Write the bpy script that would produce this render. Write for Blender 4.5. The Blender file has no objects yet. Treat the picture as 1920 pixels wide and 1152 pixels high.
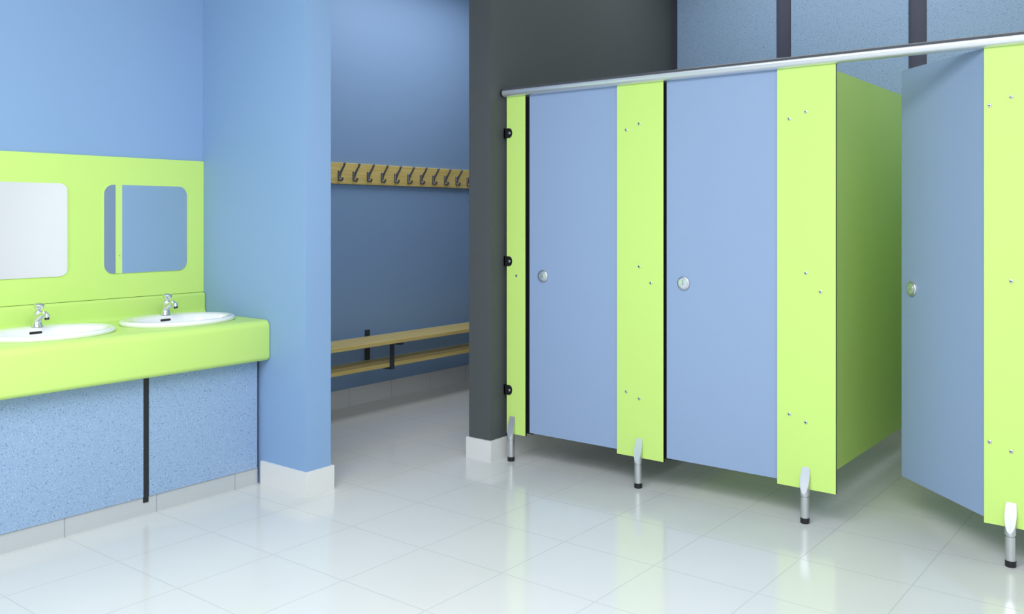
import bpy, bmesh, math
from mathutils import Vector, Matrix
scene = bpy.context.scene
scene.view_settings.view_transform = 'Standard'
scene.view_settings.look = 'None'
COL = scene.collection

def s2l(c):
    return tuple(((x/255)/12.92 if x/255 <= .04045 else ((x/255+.055)/1.055)**2.4) for x in c)

# ------------------------------------------------------------ materials
def newmat(name, rgb, rough=.5, metal=0., spec=.5, coat=0.):
    m = bpy.data.materials.new(name); m.use_nodes = True
    b = m.node_tree.nodes['Principled BSDF']
    b.inputs['Base Color'].default_value = (*s2l(rgb), 1)
    b.inputs['Roughness'].default_value = rough
    b.inputs['Metallic'].default_value = metal
    b.inputs['Specular IOR Level'].default_value = spec
    b.inputs['Coat Weight'].default_value = coat
    return m

def add_soft_bump(m, scale=300, strength=.03, dist=.001):
    nt = m.node_tree; b = nt.nodes['Principled BSDF']
    g = nt.nodes.new('ShaderNodeNewGeometry')
    n = nt.nodes.new('ShaderNodeTexNoise'); n.inputs['Scale'].default_value = scale
    bp = nt.nodes.new('ShaderNodeBump'); bp.inputs['Strength'].default_value = strength
    bp.inputs['Distance'].default_value = dist
    nt.links.new(g.outputs['Position'], n.inputs['Vector'])
    nt.links.new(n.outputs['Fac'], bp.inputs['Height'])
    nt.links.new(bp.outputs['Normal'], b.inputs['Normal'])
    return m

def tile_mat(name, rgb, joint, ox, oy, size, usex=True, usey=True, rough=.22, w=.005):
    m = newmat(name, rgb, rough); nt = m.node_tree; b = nt.nodes['Principled BSDF']
    g = nt.nodes.new('ShaderNodeNewGeometry'); s = nt.nodes.new('ShaderNodeSeparateXYZ')
    nt.links.new(g.outputs['Position'], s.inputs[0])
    def M(op, a, bb=None):
        n = nt.nodes.new('ShaderNodeMath'); n.operation = op
        for i, v in enumerate((a, bb)):
            if v is None: continue
            if isinstance(v, (int, float)): n.inputs[i].default_value = v
            else: nt.links.new(v, n.inputs[i])
        return n.outputs[0]
    ds = []
    for k, o, use in (('X', ox, usex), ('Y', oy, usey)):
        if not use: continue
        f = M('FRACT', M('DIVIDE', M('ADD', s.outputs[k], 40*size-o), size))
        ds.append(M('MULTIPLY', M('MINIMUM', f, M('SUBTRACT', 1.0, f)), size))
    d = ds[0] if len(ds) == 1 else M('MINIMUM', ds[0], ds[1])
    mr = nt.nodes.new('ShaderNodeMapRange'); mr.inputs[1].default_value = w*.3; mr.inputs[2].default_value = w*.7
    nt.links.new(d, mr.inputs[0])
    no = nt.nodes.new('ShaderNodeTexNoise'); no.inputs['Scale'].default_value = 2.5; no.inputs['Detail'].default_value = 4
    nt.links.new(g.outputs['Position'], no.inputs['Vector'])
    r = nt.nodes.new('ShaderNodeMixRGB'); r.inputs[1].default_value = (*s2l(rgb), 1)
    r.inputs[2].default_value = (*s2l([x*.97 for x in rgb]), 1)
    nt.links.new(no.outputs['Fac'], r.inputs[0])
    mx = nt.nodes.new('ShaderNodeMixRGB'); mx.inputs[1].default_value = (*s2l(joint), 1)
    nt.links.new(mr.outputs[0], mx.inputs[0]); nt.links.new(r.outputs[0], mx.inputs[2])
    nt.links.new(mx.outputs[0], b.inputs['Base Color'])
    bp = nt.nodes.new('ShaderNodeBump'); bp.inputs['Strength'].default_value = .25; bp.inputs['Distance'].default_value = .001
    nt.links.new(mr.outputs[0], bp.inputs['Height']); nt.links.new(bp.outputs['Normal'], b.inputs['Normal'])
    return m

def speckle_mat(name, rgb, dark, light, rough=.4):
    m = newmat(name, rgb, rough); nt = m.node_tree; b = nt.nodes['Principled BSDF']
    g = nt.nodes.new('ShaderNodeNewGeometry')
    prev = None
    for sc, col, lo, hi, off in ((170, dark, .62, .70, 0), (190, light, .60, .70, 7.3), (300, dark, .66, .72, 3.1)):
        mp = nt.nodes.new('ShaderNodeMapping'); mp.inputs['Location'].default_value = (off, off, off)
        nt.links.new(g.outputs['Position'], mp.inputs[0])
        n = nt.nodes.new('ShaderNodeTexNoise'); n.inputs['Scale'].default_value = sc; n.inputs['Detail'].default_value = 1
        nt.links.new(mp.outputs[0], n.inputs['Vector'])
        mr = nt.nodes.new('ShaderNodeMapRange'); mr.inputs[1].default_value = lo; mr.inputs[2].default_value = hi
        nt.links.new(n.outputs['Fac'], mr.inputs[0])
        mx = nt.nodes.new('ShaderNodeMixRGB'); mx.inputs[2].default_value = (*s2l(col), 1)
        nt.links.new(mr.outputs[0], mx.inputs[0])
        if prev is None: mx.inputs[1].default_value = (*s2l(rgb), 1)
        else: nt.links.new(prev, mx.inputs[1])
        prev = mx.outputs[0]
    nt.links.new(prev, b.inputs['Base Color'])
    return m

def wood_mat(name, a, c):
    m = newmat(name, a, .38); nt = m.node_tree; b = nt.nodes['Principled BSDF']
    g = nt.nodes.new('ShaderNodeNewGeometry')
    mp = nt.nodes.new('ShaderNodeMapping'); mp.inputs['Scale'].default_value = (60, 1.6, 60)
    nt.links.new(g.outputs['Position'], mp.inputs[0])
    n = nt.nodes.new('ShaderNodeTexNoise'); n.inputs['Scale'].default_value = 1.5; n.inputs['Detail'].default_value = 5
    nt.links.new(mp.outputs[0], n.inputs['Vector'])
    mx = nt.nodes.new('ShaderNodeMixRGB'); mx.inputs[1].default_value = (*s2l(a), 1); mx.inputs[2].default_value = (*s2l(c), 1)
    mr = nt.nodes.new('ShaderNodeMapRange'); mr.inputs[1].default_value = .35; mr.inputs[2].default_value = .7
    nt.links.new(n.outputs['Fac'], mr.inputs[0]); nt.links.new(mr.outputs[0], mx.inputs[0])
    nt.links.new(mx.outputs[0], b.inputs['Base Color'])
    return m

WALL = add_soft_bump(newmat('blue_wall_paint', (138, 171, 213), .55, spec=.3))
WHITEW = add_soft_bump(newmat('white_wall_paint', (240, 241, 242), .6))
DARKW = add_soft_bump(newmat('charcoal_wall_paint', (84, 89, 91), .6, spec=.3))
CEIL = newmat('ceiling_paint', (240, 241, 242), .7)
FLOOR = tile_mat('floor_tile', (214, 217, 218), (196, 200, 201), -2.87, 1.774, .402, rough=.13)
KICK = tile_mat('kick_tile', (190, 196, 200), (160, 165, 168), 0, 1.774, .402, usex=False)
SKIRT = newmat('skirting', (226, 228, 228), .35)
SKIRTT = tile_mat('skirting_tile', (214, 218, 220), (180, 184, 188), 0, 1.774, .402, usex=False)
GREEN = newmat('lime_laminate', (203, 238, 130), .4, spec=.35)
BLUE = newmat('blue_laminate', (147, 170, 206), .42, spec=.35)
SPECK = speckle_mat('speckled_blue_laminate', (146, 174, 208), (108, 135, 174), (174, 199, 226))
CORE = newmat('black_core', (26, 28, 34), .4)
SLATE = newmat('slate_strip', (70, 72, 92), .5)
CHROME = newmat('chrome', (225, 228, 230), .1, 1.)
ALU = newmat('satin_aluminium', (205, 208, 212), .3, .9)
RAILM = newmat('rail_aluminium', (226, 230, 236), .30, .7)
RAILT = newmat('rail_shade_strip', (84, 88, 98), .4)  # dark grey stands in for shade along the rail top
BLACK = newmat('black_plastic', (22, 22, 26), .4)
HOOKM = newmat('grey_metal', (116, 118, 126), .3, .75)
BENCHM = newmat('dark_metal', (84, 88, 98), .35, .6)
CER = newmat('ceramic', (240, 242, 244), .08, coat=.5)
MIRROR = newmat('mirror_glass', (232, 236, 239), .01, 1.)
PINE = wood_mat('pine', (232, 212, 140), (214, 188, 108))
INDIC = newmat('green_indicator', (60, 190, 90), .3)

# ------------------------------------------------------------ mesh helpers
def link(name, me, mats, loc=(0, 0, 0), parent=None):
    o = bpy.data.objects.new(name, me)
    for m in (mats if isinstance(mats, (list, tuple)) else [mats]): me.materials.append(m)
    COL.objects.link(o); o.location = loc
    if parent: setpar(o, parent)
    return o

def setpar(o, p):
    o.parent = p
    o.matrix_parent_inverse = (Matrix.Translation(p.location) @ p.rotation_euler.to_matrix().to_4x4()).inverted()

def empty(name, loc):
    e = bpy.data.objects.new(name, None); e.location = loc; e.empty_display_size = .1
    COL.objects.link(e); return e

def box(name, x0, x1, y0, y1, z0, z1, mat, bevel=0, parent=None, edge=None, axis=None, seg=2):
    c = Vector(((x0+x1)/2, (y0+y1)/2, (z0+z1)/2))
    bm = bmesh.new(); bmesh.ops.create_cube(bm, size=1)
    bmesh.ops.scale(bm, vec=(x1-x0, y1-y0, z1-z0), verts=bm.verts)
    mats = [mat]
    if edge:
        mats.append(edge); bm.normal_update()
        for f in bm.faces:
            if abs(f.normal[axis]) < .5: f.material_index = 1
    if bevel:
        bmesh.ops.bevel(bm, geom=bm.edges[:], offset=bevel, segments=seg, affect='EDGES', profile=.5)
    me = bpy.data.meshes.new(name); bm.to_mesh(me); bm.free()
    return link(name, me, mats, c, parent)

def prism(name, pts, h0, h1, mat, plane='XY', parent=None, smooth=False, bevel=0):
    """extrude polygon. plane XY -> along z ; YZ -> along x ; XZ -> along y"""
    def P(a, b, h):
        return {'XY': (a, b, h), 'YZ': (h, a, b), 'XZ': (a, h, b)}[plane]
    bm = bmesh.new()
    lo = [bm.verts.new(P(a, b, h0)) for a, b in pts]
    hi = [bm.verts.new(P(a, b, h1)) for a, b in pts]
    n = len(pts)
    f0 = bm.faces.new(lo); f1 = bm.faces.new(hi)
    for i in range(n):
        f = bm.faces.new((lo[i], lo[(i+1) % n], hi[(i+1) % n], hi[i])); f.smooth = smooth
    bmesh.ops.recalc_face_normals(bm, faces=bm.faces[:])
    if bevel:
        es = [e for e in bm.edges if (f0 in e.link_faces or f1 in e.link_faces)]
        bmesh.ops.bevel(bm, geom=es, offset=bevel, segments=2, affect='EDGES', profile=.5)
    c = Vector((0, 0, 0))
    for v in bm.verts: c += v.co
    c /= len(bm.verts)
    for v in bm.verts: v.co -= c
    me = bpy.data.meshes.new(name); bm.to_mesh(me); bm.free()
    if smooth: me.set_sharp_from_angle(angle=math.radians(40))
    return link(name, me, mat, c, parent)

def rrect(a0, a1, b0, b1, r, n=8):
    pts = []
    for cx, cy, s in ((a1-r, b1-r, 0), (a0+r, b1-r, 90), (a0+r, b0+r, 180), (a1-r, b0+r, 270)):
        for i in range(n+1):
            t = math.radians(s+90*i/n); pts.append((cx+r*math.cos(t), cy+r*math.sin(t)))
    return pts

def tube_bm(bm, pts, radii, seg=20, mi=0, ell=1.0):
    pts = [Vector(p) for p in pts]; rings = []
    for i, p in enumerate(pts):
        t = (pts[min(i+1, len(pts)-1)]-pts[max(i-1, 0)]).normalized()
        ref = Vector((0, 1, 0)) if abs(t.y) < .9 else Vector((1, 0, 0))
        u = t.cross(ref).normalized(); v = t.cross(u).normalized()
        rings.append([bm.verts.new(p+(u*math.cos(a)+v*math.sin(a)*ell)*radii[i]) for a in [2*math.pi*k/seg for k in range(seg)]])
    for a, b in zip(rings[:-1], rings[1:]):
        for k in range(seg):
            f = bm.faces.new((a[k], a[(k+1) % seg], b[(k+1) % seg], b[k])); f.smooth = True; f.material_index = mi
    for r in (rings[0][::-1], rings[-1]):
        f = bm.faces.new(r); f.material_index = mi
    return rings

def bm_obj(name, bm, mats, loc=(0, 0, 0), parent=None, ang=40):
    bmesh.ops.recalc_face_normals(bm, faces=bm.faces[:])
    me = bpy.data.meshes.new(name); bm.to_mesh(me); bm.free()
    me.set_sharp_from_angle(angle=math.radians(ang))
    return link(name, me, mats, loc, parent)

# ------------------------------------------------------------ room shell
HC = 3.1
box('floor', -4.9, 2.7, -2.7, 7.2, -.1, 0, FLOOR)
box('ceiling', -4.9, 2.7, -2.7, 7.2, HC, HC+.1, CEIL)
box('wall_left', -4.9, -4.169, -2.6, 2.72, 0, HC, WALL)
box('wall_wing', -4.9, -3.34, 2.72, 2.868, 0, HC, WALL)
box('wall_changing_room', -4.9, -4.70, 2.868, 7.1, 0, HC, WALL)
box('wall_changing_room_end', -4.70, -3.19, 7.0, 7.1, 0, HC, WALL)
box('wall_divider', -3.19, -3.04, 3.70, 7.1, 0, HC, DARKW)
box('wall_back', -3.04, -.30, 5.71, 5.85, 0, HC, SLATE)
box('wall_cubicle_side', -.44, -.30, 3.86, 5.71, 0, HC, WHITEW)
box('wall_back_right', -.30, 2.6, 3.86, 4.0, 0, HC, WHITEW)
box('wall_right', 2.5, 2.6, -2.6, 3.86, 0, HC, WHITEW)
box('wall_front', -4.169, 2.5, -2.6, -2.5, 0, HC, WHITEW)

# skirting
bh, t = .113, .012
prism('baseboard_wing', [(-3.668, 2.72), (-3.668, 2.72-t), (-3.34+t, 2.72-t), (-3.34+t, 2.868+t), (-4.68, 2.868+t), (-4.68, 2.868), (-3.34, 2.868), (-3.34, 2.72)], 0, bh, SKIRT)
prism('baseboard_divider', [(-3.04, 5.70), (-3.04+t, 5.70), (-3.04+t, 3.70-t), (-3.19-t, 3.70-t), (-3.19-t, 6.99), (-3.19, 6.99), (-3.19, 3.70), (-3.04, 3.70)], 0, bh, SKIRT)
box('baseboard_changing_room', -4.70, -4.70+t, 2.885, 6.99, 0, bh+.01, SKIRTT)
box('baseboard_back', -3.025, -.45, 5.698, 5.71, 0, .10, SKIRT)

# duct panels on the back wall
edges = [(-2.992, -2.281), (-2.181, -1.469), (-1.366, -.656), (-.555, -.445)]
for a, b in edges:
    box('duct_panel', a, b, 5.69, 5.71, .102, HC-.002, SPECK)

# ------------------------------------------------------------ cubicles
YF, PT = 3.80, .013
ZB, ZT = .141, 1.939

def make_lock(parent, M):
    bm = bmesh.new()
    prof = [(.0, .032), (.006, .032), (.010, .029), (.011, .025), (.0105, .0245)]
    tube_bm(bm, [(0, -h, 0) for h, r in prof], [r for h, r in prof], 36)
    tube_bm(bm, [(0, -.0105, 0), (0, -.0125, 0), (0, -.013, 0)], [.022, .022, .020], 32, 3)
    tube_bm(bm, [(0, -.012, .011), (0, -.0138, .011)], [.0035, .0035], 16, 1)
    tube_bm(bm, [(0, -.012, -.002), (0, -.0136, -.002)], [.003, .003], 16, 2)
    o = bm_obj('lock', bm, [ALU, INDIC, HOOKM, RAILM])
    o.location = M.translation; 
    o.rotation_euler = M.to_euler(); setpar(o, parent); return o

def door(parent, hx, width, ang, lockoff=.09):
    z0, z1 = .160, 1.936
    M = Matrix.Translation((hx, YF+.010, 0)) @ Matrix.Rotation(ang, 4, 'Z')
    o = box('door', -width, 0, 0, PT, z0, z1, BLUE, edge=CORE, axis=1)
    c = o.location.copy()
    o.data.transform(Matrix.Translation(c)); o.location = M.translation; o.rotation_euler = M.to_euler()
    setpar(o, parent)
    make_lock(parent, M @ Matrix.Translation((-width+lockoff, 0, .987)))

def screw(bm, x, z, y=YF):
    tube_bm(bm, [(x, y, z), (x, y-.003, z), (x, y-.0045, z)], [.0075, .007, .004], 16, 0)
    tube_bm(bm, [(x, y-.004, z), (x, y-.005, z)], [.0028, .0028], 8, 1)

def leg(parent, x):
    bm = bmesh.new(); r = .0200; y = YF-.012
    n = 40
    zs = [.022, .024, .112, .113, .117, .118]
    rr = [r-.0035, r-.002, r-.002, r-.004, r-.004, r]
    rings = []
    for z, q in zip(zs, rr):
        rings.append([bm.verts.new((x+q*math.cos(2*math.pi*k/n), y+q*math.sin(2*math.pi*k/n), z)) for k in range(n)])
    top = []
    for k in range(n):
        a = 2*math.pi*k/n; sy = math.sin(a)
        top.append(bm.verts.new((x+r*math.cos(a), y+r*sy, .193+.067*sy)))
    rings.append(top)
    for a, b in zip(rings[:-1], rings[1:]):
        for k in range(n):
            f = bm.faces.new((a[k], a[(k+1) % n], b[(k+1) % n], b[k])); f.smooth = True
    f = bm.faces.new(top); f.material_index = 2
    bm.faces.new(rings[0][::-1])
    tube_bm(bm, [(x, y, 0), (x, y, .003), (x, y, .022)], [r-.003, r-.001, r-.001], 28, 1)
    bm_obj('leg', bm, [ALU, BLACK, RAILM], parent=parent, ang=25)

def pilaster(parent, x0, x1, cx, first=False):
    box('pilaster', x0, x1, YF, YF+PT, ZB, ZT, GREEN, edge=CORE, axis=1, parent=parent)
    bm = bmesh.new()
    if first:
        screw(bm, -2.943, .983)
    else:
        for dx, z in ((-.072, 1.716), (0, 1.742), (0, 1.057), (.063, .981), (-.072, .449), (0, .424)):
            screw(bm, cx+dx, z)
    bm_obj('screws', bm, [ALU, BLACK], parent=parent)
    leg(parent, cx)

def partition(parent, cx):
    box('partition', cx-.0065, cx+.0065, YF+PT+.001, 5.688, .141, 1.962, GREEN, edge=CORE, axis=0, parent=parent)

c1 = empty('toilet_cubicle', (-2.6, 3.9, 0))
c2 = empty('toilet_cubicle', (-1.8, 3.9, 0))
c3 = empty('toilet_cubicle', (-1.0, 3.9, 0))
pilaster(c1, -3.011, -2.886, -2.972, True)
door(c1, -2.325, .541, 0); 
pilaster(c1, -2.325, -2.071, -2.200); partition(c1, -2.200)
door(c2, -1.518, .541, 0)
pilaster(c2, -1.518, -1.266, -1.392); partition(c2, -1.392)
door(c3, -.712, .545, math.radians(-43.4), .082)
pilaster(c3, -.710, -.456, -.619); partition(c3, -.600)
# rebate strips behind the pilaster edges where the doors close
box('stop_strip', -2.900, -2.855, YF+.0235, YF+.035, .15, 1.93, CORE, parent=c1)
box('stop_strip', -2.085, -2.044, YF+.0235, YF+.035, .15, 1.93, CORE, parent=c2)

# wall brackets of first pilaster
for z in (1.741, 1.058, .372):
    bm = bmesh.new()
    x0, x1, h = -3.014, -2.988, .026
    pts = [(x0-.014, z-h), (x1-.006, z-h)]
    for i in range(1, 12):
        a = -math.pi/2+math.pi*i/12
        pts.append((x1-.006+h*.8*math.cos(a), z+h*math.sin(a)))
    pts += [(x1-.006, z+h), (x0-.014, z+h)]
    prism('wall_bracket', pts, YF-.004, YF, BLACK, 'XZ', parent=c1)
    box('wall_bracket_flange', -3.0275, -3.020, YF-.004, YF+.05, z-h, z+h, BLACK, parent=c1)
    screw(bm, -2.990, z, YF-.004); bm_obj('bracket_screw', bm, [ALU, BLACK], parent=c1)

# headrail
hr = empty('headrail', (-1.7, 3.79, 1.957))
prof = []
for k in range(28):
    a = 2*math.pi*k/28
    prof.append((YF-.003+.026*math.cos(a), 1.957+.0235*math.sin(a)))
prism('rail', prof, -3.022, -.45, RAILM, 'YZ', parent=hr, smooth=True)
prof2 = [(YF-.003+(a-YF+.003)*1.04, 1.957+(b-1.957)*1.04) for a, b in prof]
prism('rail_end_cap', prof2, -3.028, -3.022, BLACK, 'YZ', parent=hr)
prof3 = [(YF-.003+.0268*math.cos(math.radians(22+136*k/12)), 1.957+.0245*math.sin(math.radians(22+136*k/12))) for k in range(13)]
prism('rail_shade_strip', prof3, -3.020, -.45, RAILT, 'YZ', parent=hr, smooth=True)  # added strip: shade on the upper rail put in as dark colour

# ------------------------------------------------------------ vanity
XV = -4.169
VY0 = -.2
van = empty('vanity_unit', (-3.9, 1.5, 0))
# counter cross section (x,z), swept along y
sec = [(XV+.001, .60+.17), (XV+.001, .905)]
for i in range(7):
    a = math.radians(90-90*i/6); sec.append((-4.155+.015*math.cos(a), .890+.015*math.sin(a)))
for i in range(7):  # cove
    a = math.radians(180+90*i/6); sec.append((-4.115+.025*math.cos(a), .825+.025*math.sin(a)))
XF = -3.605
for i in range(9):
    a = math.radians(90-90*i/8); sec.append((XF-.035+.035*math.cos(a), .765+.035*math.sin(a)))
for i in range(7):
    a = math.radians(0-90*i/6); sec.append((XF-.022+.022*math.cos(a), .627+.022*math.sin(a)))
sec += [(XF-.10, .605), (XF-.10, .77)]
ctr = prism('countertop', sec, VY0, 2.717, GREEN, 'XZ', parent=van, smooth=True, bevel=.004)
cut = []
BAS = [(-3.882, 1.80), (-3.882, 2.405)]
for bx, by in BAS:
    pts = [(bx+.185*math.cos(2*math.pi*k/48), by+.24*math.sin(2*math.pi*k/48)) for k in range(48)]
    cut.append(prism('cut', pts, .70, .86, GREEN, 'XY'))
for i, c in enumerate(cut):
    md = ctr.modifiers.new('b%d' % i, 'BOOLEAN'); md.object = c; md.operation = 'DIFFERENCE'; md.solver = 'EXACT'
bpy.context.view_layer.update()
dg = bpy.context.evaluated_depsgraph_get()
me = bpy.data.meshes.new_from_object(ctr.evaluated_get(dg))
ctr.modifiers.clear(); ctr.data = me
for c in cut: bpy.data.objects.remove(c)
ctr.data.set_sharp_from_angle(angle=math.radians(35))

# front panels, gaps, kick
for a, b in ((2.138, 2.700), (1.46, 2.111), (.78, 1.43), (.10, .75), (VY0+.01, .07)):
    box('front_panel', -3.698, -3.680, a, b, .080, .70, SPECK, parent=van)
box('carcass', -4.165, -3.698, VY0+.01, 2.718, .04, .69, CORE, parent=van)
for y in (2.1245, 1.445, .765, .085):
    box('joint_strip', -3.698, -3.682, y-.012, y+.012, .055, .70, CORE, parent=van)
box('kick_plinth', -3.70, -3.686, VY0+.01, 2.706, 0, .079, KICK, parent=van)

# basins
for i, (bx, by) in enumerate(BAS):
    e = empty('wash_basin', (bx, by, .80))
    bm = bmesh.new()
    R = [(.269, .210, 0, .8005), (.274, .215, 0, .808), (.272, .213, 0, .816), (.265, .206, 0, .8215), (.254, .195, 0, .822),
         (.234, .157, .024, .818), (.225, .149, .026, .812), (.216, .141, .028, .795), (.200, .130, .03, .765), (.170, .108, .03, .735),
         (.12, .075, .03, .715), (.06, .04, .03, .707), (.022, .022, .03, .705)]
    n = 64; rings = []
    for a, b, ox, z in R:
        rings.append([bm.verts.new((ox+b*math.cos(2*math.pi*k/n), a*math.sin(2*math.pi*k/n), z-.80)) for k in range(n)])
    for p, q in zip(rings[:-1], rings[1:]):
        for k in range(n):
            f = bm.faces.new((p[k], p[(k+1) % n], q[(k+1) % n], q[k])); f.smooth = True
    f = bm.faces.new(rings[-1])
    bmesh.ops.recalc_face_normals(bm, faces=bm.faces[:])
    me = bpy.data.meshes.new('bowl'); bm.to_mesh(me); bm.free()
    link('bowl', me, CER, (bx, by, .80), e)
    bm = bmesh.new()
    tube_bm(bm, [(0, 0, 0), (0, 0, .003), (0, 0, .004)], [.022, .021, .016], 24)
    bm_obj('waste', bm, [CHROME], (bx+.03, by, .705), e)
    o = box('overflow_slot', -.003, .003, -.026, .026, -.006, .006, BLACK, bevel=.002)
    o.location = (bx+.028-.141, by-.0, .7995); o.rotation_euler = (0, math.radians(24), 0); setpar(o, e)

# taps
for bx, by in BAS:
    e = empty('basin_tap', (-4.040, by+.026, .821))
    bm = bmesh.new()
    tube_bm(bm, [(0, 0, 0), (0, 0, .004), (.001, 0, .008), (.004, 0, .03), (.008, 0, .048), (.012, 0, .062), (.014, 0, .070)],
            [.024, .024, .020, .0175, .0175, .018, .013], 24)
    tube_bm(bm, [(.006, 0, .030), (.025, 0, .043), (.050, 0, .055), (.072, 0, .060), (.086, 0, .054), (.090, 0, .043)],
            [.015, .0145, .013, .012, .0125, .012], 20)
    tube_bm(bm, [(.0895, 0, .044), (.092, 0, .036)], [.0095, .0095], 20, 1)
    tube_bm(bm, [(.013, 0, .066), (.017, 0, .082)], [.010, .010], 20)
    tube_bm(bm, [(.016, 0, .080), (.0165, 0, .082), (.0195, 0, .094), (.020, 0, .099), (.0205, 0, .102)], [.014, .019, .022, .020, .012], 28)
    bm_obj('tap_body', bm, [CHROME, BLACK], e.location, e)

# splashback + mirrors
box('splashback_panel', XV+.0005, XV+.010, VY0, 2.719, .907, 1.582, GREEN)
for y0, y1 in ((1.585, 2.019), (2.185, 2.619), (.985, 1.419)):
    prism('wall_mirror', rrect(y0, y1, 1.025, 1.448, .045), XV+.010, XV+.015, MIRROR, 'YZ')

# ------------------------------------------------------------ changing room: hooks + bench
hk = empty('coat_hook_rail', (-4.69, 4.3, 1.59))
box('board', -4.6995, -4.680, 2.95, 5.95, 1.515, 1.660, PINE, bevel=.004, parent=hk)
for k in range(-8, 14):
    y = 4.088+.132*k
    if y < 3.0 or y > 5.9: continue
    bm = bmesh.new()
    X = -4.680
    tube_bm(bm, [(X+.002, y, 1.538), (X+.003, y, 1.548), (X+.003, y, 1.600), (X+.002, y, 1.606)], [.009, .011, .011, .007], 12)
    tube_bm(bm, [(X+.004, y, 1.560), (X+.016, y, 1.585), (X+.034, y, 1.612), (X+.050, y, 1.632), (X+.058, y, 1.648)], [.0075, .0075, .007, .0065, .007], 12)
    tube_bm(bm, [(X+.056, y, 1.644), (X+.059, y, 1.650), (X+.061, y, 1.656)], [.005, .010, .005], 12)
    tube_bm(bm, [(X+.004, y, 1.556), (X+.014, y, 1.540), (X+.026, y, 1.536), (X+.036, y, 1.545), (X+.038, y, 1.558)], [.0075, .007, .0065, .0065, .007], 12)
    bm_obj('hook', bm, [HOOKM], parent=hk)

bn = empty('changing_bench', (-4.5, 4.3, 0))
for x0, x1 in ((-4.615, -4.492), (-4.474, -4.350)):
    box('seat_slat', x0, x1, 2.95, 5.95, .446, .475, PINE, bevel=.005, parent=bn)
for x0, x1 in ((-4.662, -4.566), (-4.552, -4.456)):
    box('shelf_slat', x0, x1, 2.95, 5.95, .272, .302, PINE, bevel=.005, parent=bn)
for y in (3.1, 4.36, 5.62):
    box('wall_upright', -4.6995, -4.690, y-.02, y+.02, .256, .505, BENCHM, parent=bn)
    box('seat_arm', -4.692, -4.358, y-.018, y+.018, .430, .4455, BENCHM, parent=bn)
    box('shelf_arm', -4.692, -4.448, y-.018, y+.018, .256, .2715, BENCHM, parent=bn)
    box('front_upright', -4.4555, -4.446, y-.018, y+.018, .256, .4455, BENCHM, parent=bn)

# ------------------------------------------------------------ lights
def area(name, loc, sx, sy, power, rot=(0, 0, 0), col=(1, 1, 1)):
    l = bpy.data.lights.new(name, 'AREA'); l.shape = 'RECTANGLE'; l.size = sx; l.size_y = sy
    l.energy = power; l.color = col
    o = bpy.data.objects.new(name, l); o.location = loc; o.rotation_euler = rot; COL.objects.link(o); return o
area('ceiling_light', (-1.1, 1.0, HC-.02), 3.0, 1.6, 100)
area('ceiling_light', (-.2, -.9, HC-.02), 3.5, 1.6, 98)
area('ceiling_light', (-3.95, 4.6, HC-.02), .6, 1.8, 20)
area('ceiling_light', (-1.7, 5.0, HC-.02), 2.2, .6, 14)

w = bpy.data.worlds.new('world'); scene.world = w; w.use_nodes = True
w.node_tree.nodes['Background'].inputs[0].default_value = (.9, .95, 1, 1)
w.node_tree.nodes['Background'].inputs[1].default_value = .5

# ------------------------------------------------------------ camera
cam = bpy.data.cameras.new('camera'); co = bpy.data.objects.new('camera', cam); COL.objects.link(co)
co.location = (0, 0, 1.3); co.rotation_euler = (math.radians(90), 0, math.radians(38.06))
cam.sensor_width = 36; cam.lens = 1702/1920*36; cam.shift_y = -171/1920; cam.clip_start = .05
scene.camera = co
